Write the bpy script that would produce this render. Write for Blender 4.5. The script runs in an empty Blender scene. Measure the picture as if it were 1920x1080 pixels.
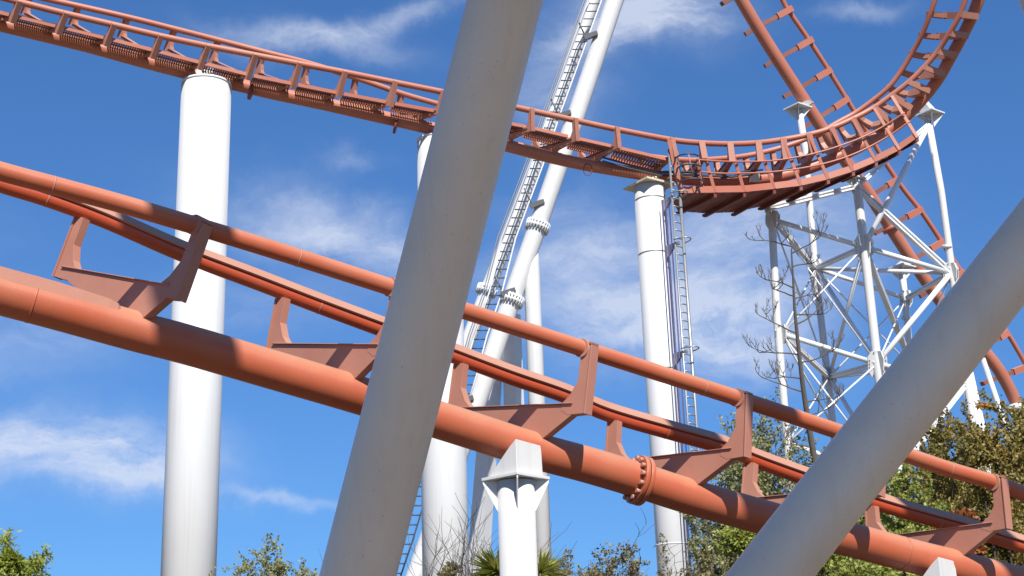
import bpy, math, random
from mathutils import Vector, Matrix
R = math.radians
sc = bpy.context.scene
col = sc.collection

# ------------------------------------------------------------------ camera
F = 2667.0                      # focal length in photo pixels (50 mm on 36 mm, 1920 wide)
PITCH, ROLL = R(17.6), R(1.89)
CAM = Vector((0, 0, 1.6))
_r0, _u0 = Vector((1, 0, 0)), Vector((0, -math.sin(PITCH), math.cos(PITCH)))
FW = Vector((0, math.cos(PITCH), math.sin(PITCH)))
UP = _u0 * math.cos(ROLL) + _r0 * math.sin(ROLL)
RT = _r0 * math.cos(ROLL) - _u0 * math.sin(ROLL)
cd = bpy.data.cameras.new('camera'); cam = bpy.data.objects.new('camera', cd); col.objects.link(cam)
cd.lens = 50; cd.sensor_width = 36; cd.clip_start = .1; cd.clip_end = 5000
M4 = Matrix((( RT.x, UP.x, -FW.x, CAM.x), (RT.y, UP.y, -FW.y, CAM.y), (RT.z, UP.z, -FW.z, CAM.z), (0, 0, 0, 1)))
cam.matrix_world = M4
sc.camera = cam

def P(px, py, z):
    return CAM + FW * z + RT * ((px - 960) / F * z) + UP * ((540 - py) / F * z)
def PX(p): return P(*p)
def DIR(px, py): return (P(px, py, 1) - CAM).normalized()

# ------------------------------------------------------------------ light
SUN_AZ, SUN_EL = R(13), R(44)          # azimuth: to the right of straight behind the camera
SUN = Vector((math.sin(SUN_AZ) * math.cos(SUN_EL), -math.cos(SUN_AZ) * math.cos(SUN_EL), math.sin(SUN_EL)))
sd = bpy.data.lights.new('sun', 'SUN'); so = bpy.data.objects.new('sun', sd); col.objects.link(so)
sd.energy = 5.0; sd.angle = R(.53); sd.color = (1, .95, .87)
so.rotation_mode = 'QUATERNION'; so.rotation_quaternion = SUN.to_track_quat('Z', 'Y')
so.location = (20, -30, 40)
sc.view_settings.view_transform = 'Standard'; sc.view_settings.look = 'None'
sc.view_settings.exposure = 0.40; sc.view_settings.gamma = 1

W = bpy.data.worlds.new('World'); sc.world = W; W.use_nodes = True
nt = W.node_tree; nt.nodes.clear()
def wn(t, **k):
    n = nt.nodes.new(t)
    for a, b in k.items(): setattr(n, a, b)
    return n
def wmath(op, a, b=None, clamp=False):
    n = wn('ShaderNodeMath', operation=op, use_clamp=clamp)
    for i, v in enumerate((a, b)):
        if v is None: continue
        if isinstance(v, (int, float)): n.inputs[i].default_value = v
        else: nt.links.new(v, n.inputs[i])
    return n.outputs[0]
sky = wn('ShaderNodeTexSky', sky_type='NISHITA'); sky.sun_disc = False
sky.sun_elevation = SUN_EL; sky.sun_rotation = math.pi - SUN_AZ
sky.air_density = 1.0; sky.dust_density = .35; sky.ozone_density = 2.5; sky.altitude = 300
tint = wn('ShaderNodeMix', data_type='RGBA', blend_type='MULTIPLY'); tint.inputs[0].default_value = 1
gm = wn('ShaderNodeGamma'); gm.inputs[1].default_value = .72; nt.links.new(sky.outputs[0], gm.inputs[0]); nt.links.new(gm.outputs[0], tint.inputs[6]); tint.inputs[7].default_value = (.47, .93, 1.60, 1)
tc = wn('ShaderNodeTexCoord')
D0 = tc.outputs['Generated']
nz = wn('ShaderNodeTexNoise'); nz.inputs['Scale'].default_value = 9; nz.inputs['Detail'].default_value = 6; nz.inputs['Roughness'].default_value = .6
nt.links.new(D0, nz.inputs['Vector'])
sub = wn('ShaderNodeVectorMath', operation='SUBTRACT'); nt.links.new(nz.outputs['Color'], sub.inputs[0]); sub.inputs[1].default_value = (.5, .5, .5)
scl = wn('ShaderNodeVectorMath', operation='SCALE'); nt.links.new(sub.outputs[0], scl.inputs[0]); scl.inputs['Scale'].default_value = .075
wv = wn('ShaderNodeVectorMath', operation='ADD'); nt.links.new(D0, wv.inputs[0]); nt.links.new(scl.outputs[0], wv.inputs[1])
WD = wv.outputs[0]
CLOUDS = [(580, 82, 150, 26, -4, .62), (740, 38, 150, 22, 22, .6), (1230, 22, 120, 58, -10, 1.15), (1090, 70, 80, 50, 0, .75), (1040, 170, 90, 80, 0, .35),
          (120, 850, 205, 56, -4, 1.25), (265, 880, 90, 30, 0, .5), (600, 430, 190, 52, -14, .62), (700, 470, 90, 40, -10, .3), (665, 320, 50, 18, 0, .22),
          (1110, 470, 150, 50, 12, .75), (1150, 590, 170, 65, -8, .8), (1370, 600, 150, 90, -12, 1.0), (1430, 420, 150, 70, 10, .8), (1560, 500, 120, 90, 0, .3),
          (50, 640, 150, 60, 0, .32), (530, 937, 140, 12, -3, .4), (1620, 8, 70, 16, 0, .35), (480, 560, 160, 60, 0, .2), (1060, 380, 120, 40, 0, .3), (1130, 660, 120, 50, 0, .3),
          (2500, 300, 300, 90, 10, .6), (-700, 200, 350, 80, -10, .6), (300, -500, 400, 100, 10, .6), (1700, -700, 500, 90, -5, .5)]
acc = None
for (x, y, rx, ry, ang, s) in CLOUDS:
    c = DIR(x, y)
    ex = c.cross(Vector((0, 0, 1))).normalized(); ey = ex.cross(c).normalized()
    a = R(ang); e1 = ex * math.cos(a) + ey * math.sin(a); e2 = ey * math.cos(a) - ex * math.sin(a)
    vals = []
    for e, r in ((e1, rx), (e2, ry)):
        n = wn('ShaderNodeVectorMath', operation='DOT_PRODUCT'); nt.links.new(WD, n.inputs[0]); n.inputs[1].default_value = e * (F / r)
        vals.append(wmath('MULTIPLY', n.outputs['Value'], n.outputs['Value']))
    g = wmath('MULTIPLY', wmath('POWER', 2.718, wmath('MULTIPLY', wmath('ADD', vals[0], vals[1]), -1.0)), s)
    acc = g if acc is None else wmath('ADD', acc, g)
mp = wn('ShaderNodeMapping'); mp.inputs['Rotation'].default_value = (0, R(14), 0); mp.inputs['Scale'].default_value = (11, 11, 34)
nt.links.new(WD, mp.inputs[0])
n2 = wn('ShaderNodeTexNoise'); n2.inputs['Scale'].default_value = 1; n2.inputs['Detail'].default_value = 9; n2.inputs['Roughness'].default_value = .64
nt.links.new(mp.outputs[0], n2.inputs['Vector'])
mr = wn('ShaderNodeMapRange'); mr.inputs[1].default_value = .30; mr.inputs[2].default_value = .68; nt.links.new(n2.outputs[0], mr.inputs[0])
mr.inputs[3].default_value = .30; mr.inputs[4].default_value = 1.6
fac = wmath('MULTIPLY', acc, mr.outputs[0])
fac = wmath('MULTIPLY', wmath('MINIMUM', fac, 1.0), .74)
cm = wn('ShaderNodeMix', data_type='RGBA'); nt.links.new(fac, cm.inputs[0]); nt.links.new(tint.outputs[2], cm.inputs[6]); cm.inputs[7].default_value = (5.7, 6.2, 7.3, 1)
bg = wn('ShaderNodeBackground'); nt.links.new(cm.outputs[2], bg.inputs[0]); bg.inputs[1].default_value = .098
wo = wn('ShaderNodeOutputWorld'); nt.links.new(bg.outputs[0], wo.inputs[0])

# ------------------------------------------------------------------ materials
MATS = {}
def paint(name, c, c2=None, rough=.38, spec=.5, scale=1.6, mixamt=.5, specks=0.0, bump=.06, streak=0.0, metallic=0.0, dirt=(.25, .22, .18), top_tint=None, top_amt=.7):
    m = bpy.data.materials.new(name); m.use_nodes = True; t = m.node_tree; N = t.nodes; L = t.links
    b = N['Principled BSDF']; b.inputs['Roughness'].default_value = rough; b.inputs['Specular IOR Level'].default_value = spec; b.inputs['Metallic'].default_value = metallic
    tcx = N.new('ShaderNodeTexCoord')
    n = N.new('ShaderNodeTexNoise'); n.inputs['Scale'].default_value = scale; n.inputs['Detail'].default_value = 8; n.inputs['Roughness'].default_value = .6
    L.new(tcx.outputs['Object'], n.inputs['Vector'])
    rmp = N.new('ShaderNodeMapRange'); rmp.inputs[1].default_value = .35; rmp.inputs[2].default_value = .7; L.new(n.outputs[0], rmp.inputs[0]); rmp.inputs[4].default_value = mixamt
    mx = N.new('ShaderNodeMix'); mx.data_type = 'RGBA'; mx.inputs[6].default_value = (*c, 1); mx.inputs[7].default_value = (*(c2 or c), 1); L.new(rmp.outputs[0], mx.inputs[0])
    out = mx.outputs[2]
    if streak:
        mp_ = N.new('ShaderNodeMapping'); mp_.inputs['Scale'].default_value = (9, 9, .25); L.new(tcx.outputs['Object'], mp_.inputs[0])
        s_ = N.new('ShaderNodeTexNoise'); s_.inputs['Scale'].default_value = 1.2; s_.inputs['Detail'].default_value = 5; L.new(mp_.outputs[0], s_.inputs['Vector'])
        r_ = N.new('ShaderNodeMapRange'); r_.inputs[1].default_value = .52; r_.inputs[2].default_value = .8; r_.inputs[4].default_value = streak; L.new(s_.outputs[0], r_.inputs[0])
        m_ = N.new('ShaderNodeMix'); m_.data_type = 'RGBA'; L.new(r_.outputs[0], m_.inputs[0]); L.new(out, m_.inputs[6]); m_.inputs[7].default_value = (*dirt, 1)
        out = m_.outputs[2]
    if specks:
        s_ = N.new('ShaderNodeTexNoise'); s_.inputs['Scale'].default_value = 48; s_.inputs['Detail'].default_value = 2; L.new(tcx.outputs['Object'], s_.inputs['Vector'])
        r_ = N.new('ShaderNodeMapRange'); r_.inputs[1].default_value = .70; r_.inputs[2].default_value = .76; r_.inputs[4].default_value = specks; L.new(s_.outputs[0], r_.inputs[0])
        m_ = N.new('ShaderNodeMix'); m_.data_type = 'RGBA'; L.new(r_.outputs[0], m_.inputs[0]); L.new(out, m_.inputs[6]); m_.inputs[7].default_value = (.10, .08, .06, 1)
        out = m_.outputs[2]
    if top_tint:      # paler tan mixed in on the upward faces
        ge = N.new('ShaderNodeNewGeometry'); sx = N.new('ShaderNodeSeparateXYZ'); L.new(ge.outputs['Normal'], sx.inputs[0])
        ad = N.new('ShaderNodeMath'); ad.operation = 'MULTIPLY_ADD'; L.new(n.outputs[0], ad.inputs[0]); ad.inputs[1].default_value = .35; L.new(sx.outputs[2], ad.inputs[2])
        r_ = N.new('ShaderNodeMapRange'); r_.inputs[1].default_value = .25; r_.inputs[2].default_value = 1.1; r_.inputs[4].default_value = top_amt; L.new(ad.outputs[0], r_.inputs[0])
        m_ = N.new('ShaderNodeMix'); m_.data_type = 'RGBA'; L.new(r_.outputs[0], m_.inputs[0]); L.new(out, m_.inputs[6]); m_.inputs[7].default_value = (*top_tint, 1)
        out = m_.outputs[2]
    L.new(out, b.inputs['Base Color'])
    if bump:
        n3 = N.new('ShaderNodeTexNoise'); n3.inputs['Scale'].default_value = 45; n3.inputs['Detail'].default_value = 4; L.new(tcx.outputs['Object'], n3.inputs['Vector'])
        bp = N.new('ShaderNodeBump'); bp.inputs['Strength'].default_value = bump; bp.inputs['Distance'].default_value = .02; L.new(n3.outputs[0], bp.inputs['Height']); L.new(bp.outputs[0], b.inputs['Normal'])
        rr = N.new('ShaderNodeMapRange'); rr.inputs[3].default_value = rough - .08; rr.inputs[4].default_value = rough + .14; L.new(n.outputs[0], rr.inputs[0]); L.new(rr.outputs[0], b.inputs['Roughness'])
    MATS[name] = m; return m
def leafm(name, c, c2, tr=.35, c3=None):
    m = bpy.data.materials.new(name); m.use_nodes = True; t = m.node_tree; N = t.nodes; L = t.links
    b = N['Principled BSDF']; b.inputs['Roughness'].default_value = .5
    tcx = N.new('ShaderNodeTexCoord'); n = N.new('ShaderNodeTexNoise'); n.inputs['Scale'].default_value = 1.1; n.inputs['Detail'].default_value = 10; n.inputs['Roughness'].default_value = .85
    L.new(tcx.outputs['Object'], n.inputs['Vector'])
    cr = N.new('ShaderNodeValToRGB'); cr.color_ramp.elements[0].position = .36; cr.color_ramp.elements[0].color = (*c, 1); cr.color_ramp.elements[1].position = .56; cr.color_ramp.elements[1].color = (*c2, 1)
    if c3:
        e = cr.color_ramp.elements.new(.66); e.color = (*c3, 1)
    L.new(n.outputs[0], cr.inputs[0]); L.new(cr.outputs[0], b.inputs['Base Color'])
    tl = N.new('ShaderNodeBsdfTranslucent'); L.new(cr.outputs[0], tl.inputs[0])
    ms = N.new('ShaderNodeMixShader'); ms.inputs[0].default_value = tr; L.new(b.outputs[0], ms.inputs[1]); L.new(tl.outputs[0], ms.inputs[2])
    L.new(ms.outputs[0], N['Material Output'].inputs[0]); MATS[name] = m; return m
paint('orange_red', (.46, .065, .022), (.44, .09, .04), rough=.3, scale=1.3, mixamt=.8, bump=.05, specks=.25)
paint('orange_near', (.44, .098, .042), (.45, .135, .068), rough=.40, scale=1.3, mixamt=.8, bump=.05, specks=.25, top_tint=(.53, .30, .19))
paint('orange_tie', (.42, .175, .115), (.45, .21, .15), rough=.5, scale=2, mixamt=.8, bump=.05, specks=.3, top_tint=(.48, .28, .19))
paint('orange_far', (.45, .14, .085), (.46, .18, .115), rough=.45, scale=.5, mixamt=.9, bump=0, top_tint=(.54, .30, .21))
paint('orange_walk', (.20, .065, .045), (.30, .12, .08), rough=.6, scale=.8, mixamt=.9, bump=0)
paint('dark_red', (.17, .035, .025), (.25, .07, .05), rough=.6, scale=.8, bump=0)
paint('white_paint', (.66, .66, .65), (.59, .58, .56), rough=.4, scale=.35, mixamt=.6, bump=.02, streak=.16)
paint('white_steel', (.78, .79, .80), (.60, .61, .61), rough=.4, scale=.8, mixamt=.6, bump=0)
paint('cream_paint', (.62, .56, .40), (.66, .62, .50), rough=.5, scale=1, bump=0)
paint('grey_tube', (.84, .70, .55), (.72, .58, .44), rough=.36, scale=1.0, mixamt=.7, specks=.4, bump=.12, streak=.12, dirt=(.30, .22, .15))
paint('galvanised', (.34, .35, .36), (.25, .26, .27), rough=.4, metallic=.5, bump=0)
paint('dark_steel', (.05, .055, .07), (.08, .08, .10), rough=.5, bump=0)
paint('bark_grey', (.11, .09, .075), (.17, .145, .12), rough=.9, scale=8, bump=.3)
paint('bark_dark', (.055, .042, .036), (.09, .07, .06), rough=.9, scale=8, bump=.2)
paint('dark_grey', (.16, .165, .17), (.11, .11, .12), rough=.6, bump=0)
paint('violet_cable', (.06, .05, .16), (.09, .07, .2), rough=.5, bump=0)
paint('ground_soil', (.19, .14, .09), (.13, .105, .06), rough=.95, scale=.6, mixamt=1, bump=.4)
paint('shade_deck_metal', (.62, .56, .46), (.52, .47, .38), rough=.6, scale=1, bump=.1)
leafm('leaf_willow', (.17, .22, .03), (.42, .46, .08), .45)
leafm('leaf_olive', (0.149, 0.162, 0.068), (0.378, 0.365, 0.149), .35)
leafm('leaf_green', (0.126, 0.168, 0.035), (0.420, 0.448, 0.098), .4)
leafm('leaf_mixed', (0.150, 0.150, 0.038), (0.405, 0.315, 0.090), .4, (0.690, 0.255, 0.090))
leafm('leaf_sparse', (0.144, 0.132, 0.066), (0.324, 0.276, 0.120), .3, (0.312, 0.144, 0.084))
leafm('leaf_rust', (.20, .06, .02), (.42, .16, .05), .35)
leafm('leaf_palm', (.14, .17, .03), (.42, .42, .09), .4, (.42, .24, .08))

# ------------------------------------------------------------------ builders
def catmull(pts, n=6):
    out = []
    for i in range(len(pts) - 1):
        p0 = pts[max(i - 1, 0)]; p1 = pts[i]; p2 = pts[i + 1]; p3 = pts[min(i + 2, len(pts) - 1)]
        for k in range(n):
            t = k / n
            out.append(tuple(.5 * (2 * b + (c - a) * t + (2 * a - 5 * b + 4 * c - d) * t * t + (3 * b - a - 3 * c + d) * t ** 3) for a, b, c, d in zip(p0, p1, p2, p3)))
    out.append(tuple(pts[-1])); return out

class MB:
    def __init__(s): s.v = []; s.f = []; s.sm = []
    def tube(s, pts, r, seg=14, caps=True):
        pts = [Vector(p) for p in pts]; n = len(pts)
        rr = r if isinstance(r, (list, tuple)) else [r] * n
        t0 = (pts[1] - pts[0]).normalized()
        a = Vector((0, 0, 1)) if abs(t0.z) < .9 else Vector((1, 0, 0))
        nrm = (a - t0 * a.dot(t0)).normalized(); base = len(s.v)
        for i in range(n):
            t = (pts[min(i + 1, n - 1)] - pts[max(i - 1, 0)]).normalized()
            nrm = (nrm - t * nrm.dot(t)).normalized(); b = t.cross(nrm)
            for k in range(seg):
                an = 2 * math.pi * k / seg
                s.v.append(pts[i] + (nrm * math.cos(an) + b * math.sin(an)) * rr[i])
        for i in range(n - 1):
            for k in range(seg):
                k2 = (k + 1) % seg
                s.f.append((base + i * seg + k, base + i * seg + k2, base + (i + 1) * seg + k2, base + (i + 1) * seg + k)); s.sm.append(True)
        if caps:
            s.f.append(tuple(base + k for k in reversed(range(seg)))); s.sm.append(False)
            s.f.append(tuple(base + (n - 1) * seg + k for k in range(seg))); s.sm.append(False)
        return s
    def prism(s, poly, off):
        """polygon (list of points) extruded symmetrically by vector off"""
        n = len(poly); base = len(s.v); off = Vector(off) / 2
        for p in poly: s.v.append(Vector(p) - off)
        for p in poly: s.v.append(Vector(p) + off)
        s.f.append(tuple(base + k for k in reversed(range(n)))); s.sm.append(False)
        s.f.append(tuple(base + n + k for k in range(n))); s.sm.append(False)
        for k in range(n):
            k2 = (k + 1) % n
            s.f.append((base + k, base + k2, base + n + k2, base + n + k)); s.sm.append(False)
        return s
    def beam(s, a, b, w, h, up=None):
        a = Vector(a); b = Vector(b); t = (b - a).normalized(); up = Vector(up) if up else Vector((0, 0, 1))
        if abs(t.dot(up.normalized())) > .98: up = Vector((0, 1, 0))
        x = t.cross(up).normalized(); y = x.cross(t).normalized()
        return s.prism([a - x * w / 2 - y * h / 2, a + x * w / 2 - y * h / 2, a + x * w / 2 + y * h / 2, a - x * w / 2 + y * h / 2][::-1] and
                       [a - x * w / 2 - y * h / 2 + (b - a) / 2, a + x * w / 2 - y * h / 2 + (b - a) / 2, a + x * w / 2 + y * h / 2 + (b - a) / 2, a - x * w / 2 + y * h / 2 + (b - a) / 2], b - a)
    def sweep(s, pts, w, h, up):
        pts = [Vector(p) for p in pts]; n = len(pts); base = len(s.v)
        for i in range(n):
            t = (pts[min(i + 1, n - 1)] - pts[max(i - 1, 0)]).normalized(); x = t.cross(up).normalized(); y = x.cross(t)
            for a, b in ((-1, -1), (1, -1), (1, 1), (-1, 1)): s.v.append(pts[i] + x * w / 2 * a + y * h / 2 * b)
        for i in range(n - 1):
            for k in range(4):
                k2 = (k + 1) % 4; s.f.append((base + i * 4 + k, base + i * 4 + k2, base + i * 4 + 4 + k2, base + i * 4 + 4 + k)); s.sm.append(False)
        s.f.append((base + 3, base + 2, base + 1, base)); s.f.append(tuple(base + (n - 1) * 4 + k for k in range(4))); s.sm += [False, False]
        return s
    def ibeam(s, a, b, w, h, th=.03, up=None):
        a = Vector(a); b = Vector(b); t = (b - a).normalized(); up = Vector(up) if up else Vector((0, 0, 1))
        if abs(t.dot(up)) > .98: up = Vector((0, 1, 0))
        x = t.cross(up).normalized(); y = x.cross(t).normalized()
        s.beam(a + y * (h / 2 - th / 2), b + y * (h / 2 - th / 2), w, th, up); s.beam(a - y * (h / 2 - th / 2), b - y * (h / 2 - th / 2), w, th, up)
        s.beam(a, b, th, h - 2 * th - .001, up); return s
    def hull_quad(s, bottom, top):
        base = len(s.v); n = len(bottom)
        s.v += [Vector(p) for p in bottom] + [Vector(p) for p in top]
        s.f.append(tuple(base + k for k in reversed(range(n)))); s.f.append(tuple(base + n + k for k in range(n))); s.sm += [False, False]
        for k in range(n):
            k2 = (k + 1) % n; s.f.append((base + k, base + k2, base + n + k2, base + n + k)); s.sm.append(False)
        return s
    def build(s, name, mat, parent=None, bevel=0):
        me = bpy.data.meshes.new(name); off = Vector((0, 0, 0))
        root = parent
        while root is not None and root.parent is not None: root = root.parent
        if root is not None: off = root.location
        me.from_pydata([(v - off)[:] for v in s.v], [], s.f); me.polygons.foreach_set('use_smooth', s.sm); me.update()
        me.materials.append(MATS[mat])
        o = bpy.data.objects.new(name, me); col.objects.link(o)
        if parent is not None: o.parent = parent
        if bevel:
            md = o.modifiers.new('bevel', 'BEVEL'); md.width = bevel; md.segments = 2; md.limit_method = 'ANGLE'
        return o
def thing(name, label, cat, loc, group=None):
    o = bpy.data.objects.new(name, None); col.objects.link(o); o.location = Vector(loc); o.empty_display_size = .3
    o['label'] = label; o['category'] = cat; o['kind'] = 'thing'
    if group: o['group'] = group
    return o
def struct(o, kind='structure'): o['kind'] = kind; return o
def ground_of(p): return Vector((p.x, p.y, 0))
def ring(mb, c, axis, r0, th, seg=28):
    axis = axis.normalized(); mb.tube([c - axis * th / 2, c + axis * th / 2], r0, seg)
def bolts(par, mat, c, axis, r, n, br, bl):
    axis = axis.normalized(); a = axis.orthogonal().normalized(); b = axis.cross(a)
    for k in range(n):
        an = 2 * math.pi * k / n; p = c + (a * math.cos(an) + b * math.sin(an)) * r
        MB().tube([p - axis * bl / 2, p + axis * bl / 2], br, 6).build('bolt', mat, par)

# ------------------------------------------------------------------ ground
g = MB(); rnd = random.Random(3); NG = 60; S = 3000
def gc(i): u = (i / NG - .5) * 2; return math.copysign(abs(u) ** 3, u) * S / 2
for i in range(NG + 1):
    for j in range(NG + 1):
        g.v.append(Vector((gc(i), gc(j) + 20, 0 if abs(gc(i)) < 60 and abs(gc(j)) < 90 else rnd.uniform(-.4, .1))))
for i in range(NG):
    for j in range(NG):
        a = i * (NG + 1) + j; g.f.append((a, a + NG + 1, a + NG + 2, a + 1)); g.sm.append(True)
struct(g.build('ground', 'ground_soil'))

# ------------------------------------------------------------------ big foreground tubes
def lean_tube(px0, px1, z0, z1, rpx, label, ext0=.25, ext1=.6, mat='grey_tube', group='grey diagonal support tubes in the foreground'):
    a = P(*px0, z0); b = P(*px1, z1); d = b - a
    a2 = a - d * (a.z / d.z); b2 = b + d * ext1
    r = rpx / F * (z0 + z1) / 2
    t = thing('diagonal_support_tube', label, 'support tube', a2, group)
    m = MB(); m.tube([a2 + (b2 - a2) * k / 12 for k in range(13)], r, 64); m.build('tube', mat, t)
    f = MB(); n = d.normalized(); f.tube([a2 + n * .02, a2 + n * .07], r * 1.5, 32); f.build('base_flange', mat, t)
    return t
lean_tube((671, 1080), (947, 0), 10, 10.1, 70, 'thick pale grey tube crossing the whole frame left of centre')
lean_tube((1443, 1080), (1920, 469), 10.6, 11.4, 63, 'thick pale grey tube rising from bottom centre-right to the right edge')
a = P(1935, -60, 12.5); b = P(1990, 90, 12.2)
t = thing('corner_support_tube', 'end of a grey support tube poking into the top right corner', 'support tube', a, 'grey diagonal support tubes in the foreground')
d = (b - a); MB().tube([a - d * 4, b + d * 8.0], 42 / F * 12.4, 40).build('tube', 'grey_tube', t)

# unseen deck added above and behind the viewpoint to shade the foreground tubes
rf = thing('shade_deck', 'ribbed steel deck on posts, added unseen above and behind the viewer to shade the grey tubes', 'deck', (5.5, 2, 0))
m = MB(); zc = 11.0
m.beam((3.3, .6, zc), (3.3, 7.9, zc), 7.6, .16); m.build('shade_panel', 'shade_deck_metal', rf)
m = MB()
for k in range(8): m.ibeam((-.3 + k * 1.03, .6, zc - .24), (-.3 + k * 1.03, 7.9, zc - .24), .15, .3)
m.build('joist', 'white_steel', rf)
for (x, y) in ((-4.2, -1.8), (12.8, -1.8), (12.8, 4.5)):
    MB().tube([(x, y, 0), (x, y, zc - .6), (3.3, 4, zc - .42)], .2, 20).build('post', 'white_paint', rf)

# ------------------------------------------------------------------ lower (near) track
DF = 1.35
def zn(x): return 14.0 + x / 1920 * 4.0
R1 = [(-160, 268), (-60, 301), (0, 321), (120, 353), (230, 383), (372, 425), (540, 477), (737, 540), (900, 592), (1097, 655), (1240, 701), (1387, 748), (1500, 785), (1600, 819), (1700, 853), (1780, 880), (1865, 905), (1930, 929), (2080, 980)]
R2 = [(-160, 290), (-60, 322), (0, 345), (90, 373), (200, 414), (340, 475), (480, 528), (600, 574), (713, 616), (840, 663), (960, 708), (1062, 743), (1140, 777), (1260, 812), (1353, 838), (1427, 867), (1507, 896), (1632, 940), (1740, 972), (1813, 992), (1920, 1025), (2080, 1075)]
SP = [(-160, 500), (-60, 532), (0, 551), (100, 578), (250, 620), (350, 646), (500, 690), (650, 734), (780, 774), (900, 812), (1000, 844), (1100, 871), (1200, 901), (1290, 930), (1400, 961), (1535, 998), (1600, 1013), (1700, 1040), (1790, 1062), (1900, 1090), (2080, 1130)]
r1 = [(x, y, zn(x)) for x, y in R1]; r2 = [(x, y, zn(x + 220) + DF) for x, y in R2]; spn = [(x, y, zn(x + 115) + .08) for x, y in SP]
def at_x(path, x):
    for p, q in zip(path, path[1:]):
        if p[0] <= x <= q[0]:
            t = (x - p[0]) / (q[0] - p[0]); return P(x, p[1] + (q[1] - p[1]) * t, p[2] + (q[2] - p[2]) * t)
r1c, r2c, spc = catmull(r1, 5), catmull(r2, 5), catmull(spn, 5)
lt = thing('roller_coaster_track', 'orange steel track running down from left edge to lower right, nearest to the viewer', 'coaster track', ground_of(P(960, 800, 16.5)))
RR = .096; SR = .212
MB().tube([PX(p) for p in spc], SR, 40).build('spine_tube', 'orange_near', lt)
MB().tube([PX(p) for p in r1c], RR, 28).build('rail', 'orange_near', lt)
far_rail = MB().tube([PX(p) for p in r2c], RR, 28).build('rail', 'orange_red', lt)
m = MB()          # square guide bar welded along the far rail
gb = [PX(p) + UP * .118 - FW * .045 for p in r2c]
m.sweep(gb, .15, .022, UP - FW * .55); m.build('guide_bar', 'orange_tie', far_rail)
m = MB(); m.sweep([PX(p) + UP * .092 - FW * .02 for p in r2c], .06, .05, UP - FW * .4); m.build('guide_web', 'dark_red', far_rail)
def tie_frame(pn, pf, ps):
    Mid = (pn + pf) / 2; A = (pn - pf).normalized(); g_ = (pn - pf).length / 2
    dn = ps - Mid; dn = dn - A * dn.dot(A); h = dn.length; return Mid, A, dn.normalized(), g_, h
def make_tie(parent, pn, pf, ps, track_dir, rr, sr, mat, th, sub=True, postw=.15, vbf=None):
    Mid, A, D, g_, h = tie_frame(pn, pf, ps)
    T = A.cross(D).normalized()
    Q = lambda a, v, t=0: Mid + A * a + D * v + T * t
    vb = h * vbf if vbf else (h - sr * 1.5) * .90
    s_off = (ps - Mid).dot(A) - (.14 if sub else 0)
    c = MB()
    gi = g_ - postw * .35
    poly = [(g_ * 1.0, vb * .85), (g_ * .98, vb * .99), (s_off + sr * .95, h - sr * .25), (s_off - sr * .95, h - sr * .25), (-g_ * .98 + (.12 if sub else 0), vb * .99), (-g_ * 1.0 + (.12 if sub else 0), vb * .85)]
    if vbf:
        hh = min(.15, (h - vb) * .4)
        poly = [(g_ * 1.0, vb * .90), (g_ * .98, vb * .99), (s_off + sr * 1.3, vb + hh), (s_off + sr * .6, h - sr * .25), (s_off - sr * .6, h - sr * .25), (s_off - sr * 1.3, vb + hh), (-g_ * .98, vb * .99), (-g_ * 1.0, vb * .90)]
    c.prism([Q(a, v) for a, v in poly], T * th)
    c.prism([Q(g_ * .95, vb * .85 - th * .1), Q(g_ * .95, vb * .85), Q(-g_ * .95, vb * .85), Q(-g_ * .95, vb * .85 - th * .1)], T * th * 1.55)
    tie = c.build('crosstie', mat, parent, bevel=.006 if sub else 0)
    for s in (1, -1):
        p = MB(); o = rr * .55 - (.09 if sub and s < 0 else 0); e_ = -.09 if sub and s < 0 else 0
        tp_ = (-rr * .75, -rr * .35, rr * .5) if s > 0 or not sub else (rr * .75, rr * .9, rr * .8)
        poly = [(g_ + o - postw * .1, tp_[0]), (g_ + o + postw * .5, tp_[1]), (g_ + o + postw * .5, vb * 1.0), (g_ + e_ - postw * .75, vb * 1.02), (g_ + e_ - postw * 1.45, vb * .95), (g_ + e_ - postw * 1.35, vb * .82), (g_ + e_ - postw * .75, vb * .72), (g_ + e_ - postw * .1, vb * .50), (g_ + e_ - postw * .05, tp_[2] + .001), (g_ + o - postw * .1, tp_[2])]
        p.prism([Q(s * a, v) for a, v in (poly if s > 0 else poly[::-1])], T * th * (1.02 + .04 * s))
        # flange plate down the outer face
        p.beam(Q(s * (g_ + o + postw * .58), tp_[1]), Q(s * (g_ + o + postw * .58), vb * 1.01), th * 1.35, postw * .14, up=A)
        p.build('post', mat, tie, bevel=.005 if sub else 0)
        if sub and s > 0:
            m_ = MB(); cc = Q(s * g_, 0); m_.tube([cc - T * .075, cc + T * .075], rr * 1.13, 24); m_.beam(Q(s * (g_ - rr * .9), -rr * .95), Q(s * (g_ + o + postw * .6), -rr * .55), th * 1.3, .022, up=D); m_.build('rail_clamp', mat, tie)
    return tie
TIES = [((-40, 308), (-255, 262), (-150, 503)), ((372, 425), (158, 398), (250, 620)), ((740, 541), (532, 548), (650, 734)), ((1097, 655), (865, 672), (1000, 844)), ((1387, 748), (1152, 780), (1290, 930)), ((1640, 832), (1408, 860), (1535, 998)), ((1865, 905), (1632, 940), (1790, 1062))]
for n_, f_, s_ in TIES:
    make_tie(lt, P(*n_, zn(n_[0])), P(*f_, zn(f_[0] + 220) + DF), P(*s_, zn(s_[0] + 115) + .08), None, RR, SR, 'orange_tie', .10)
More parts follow.
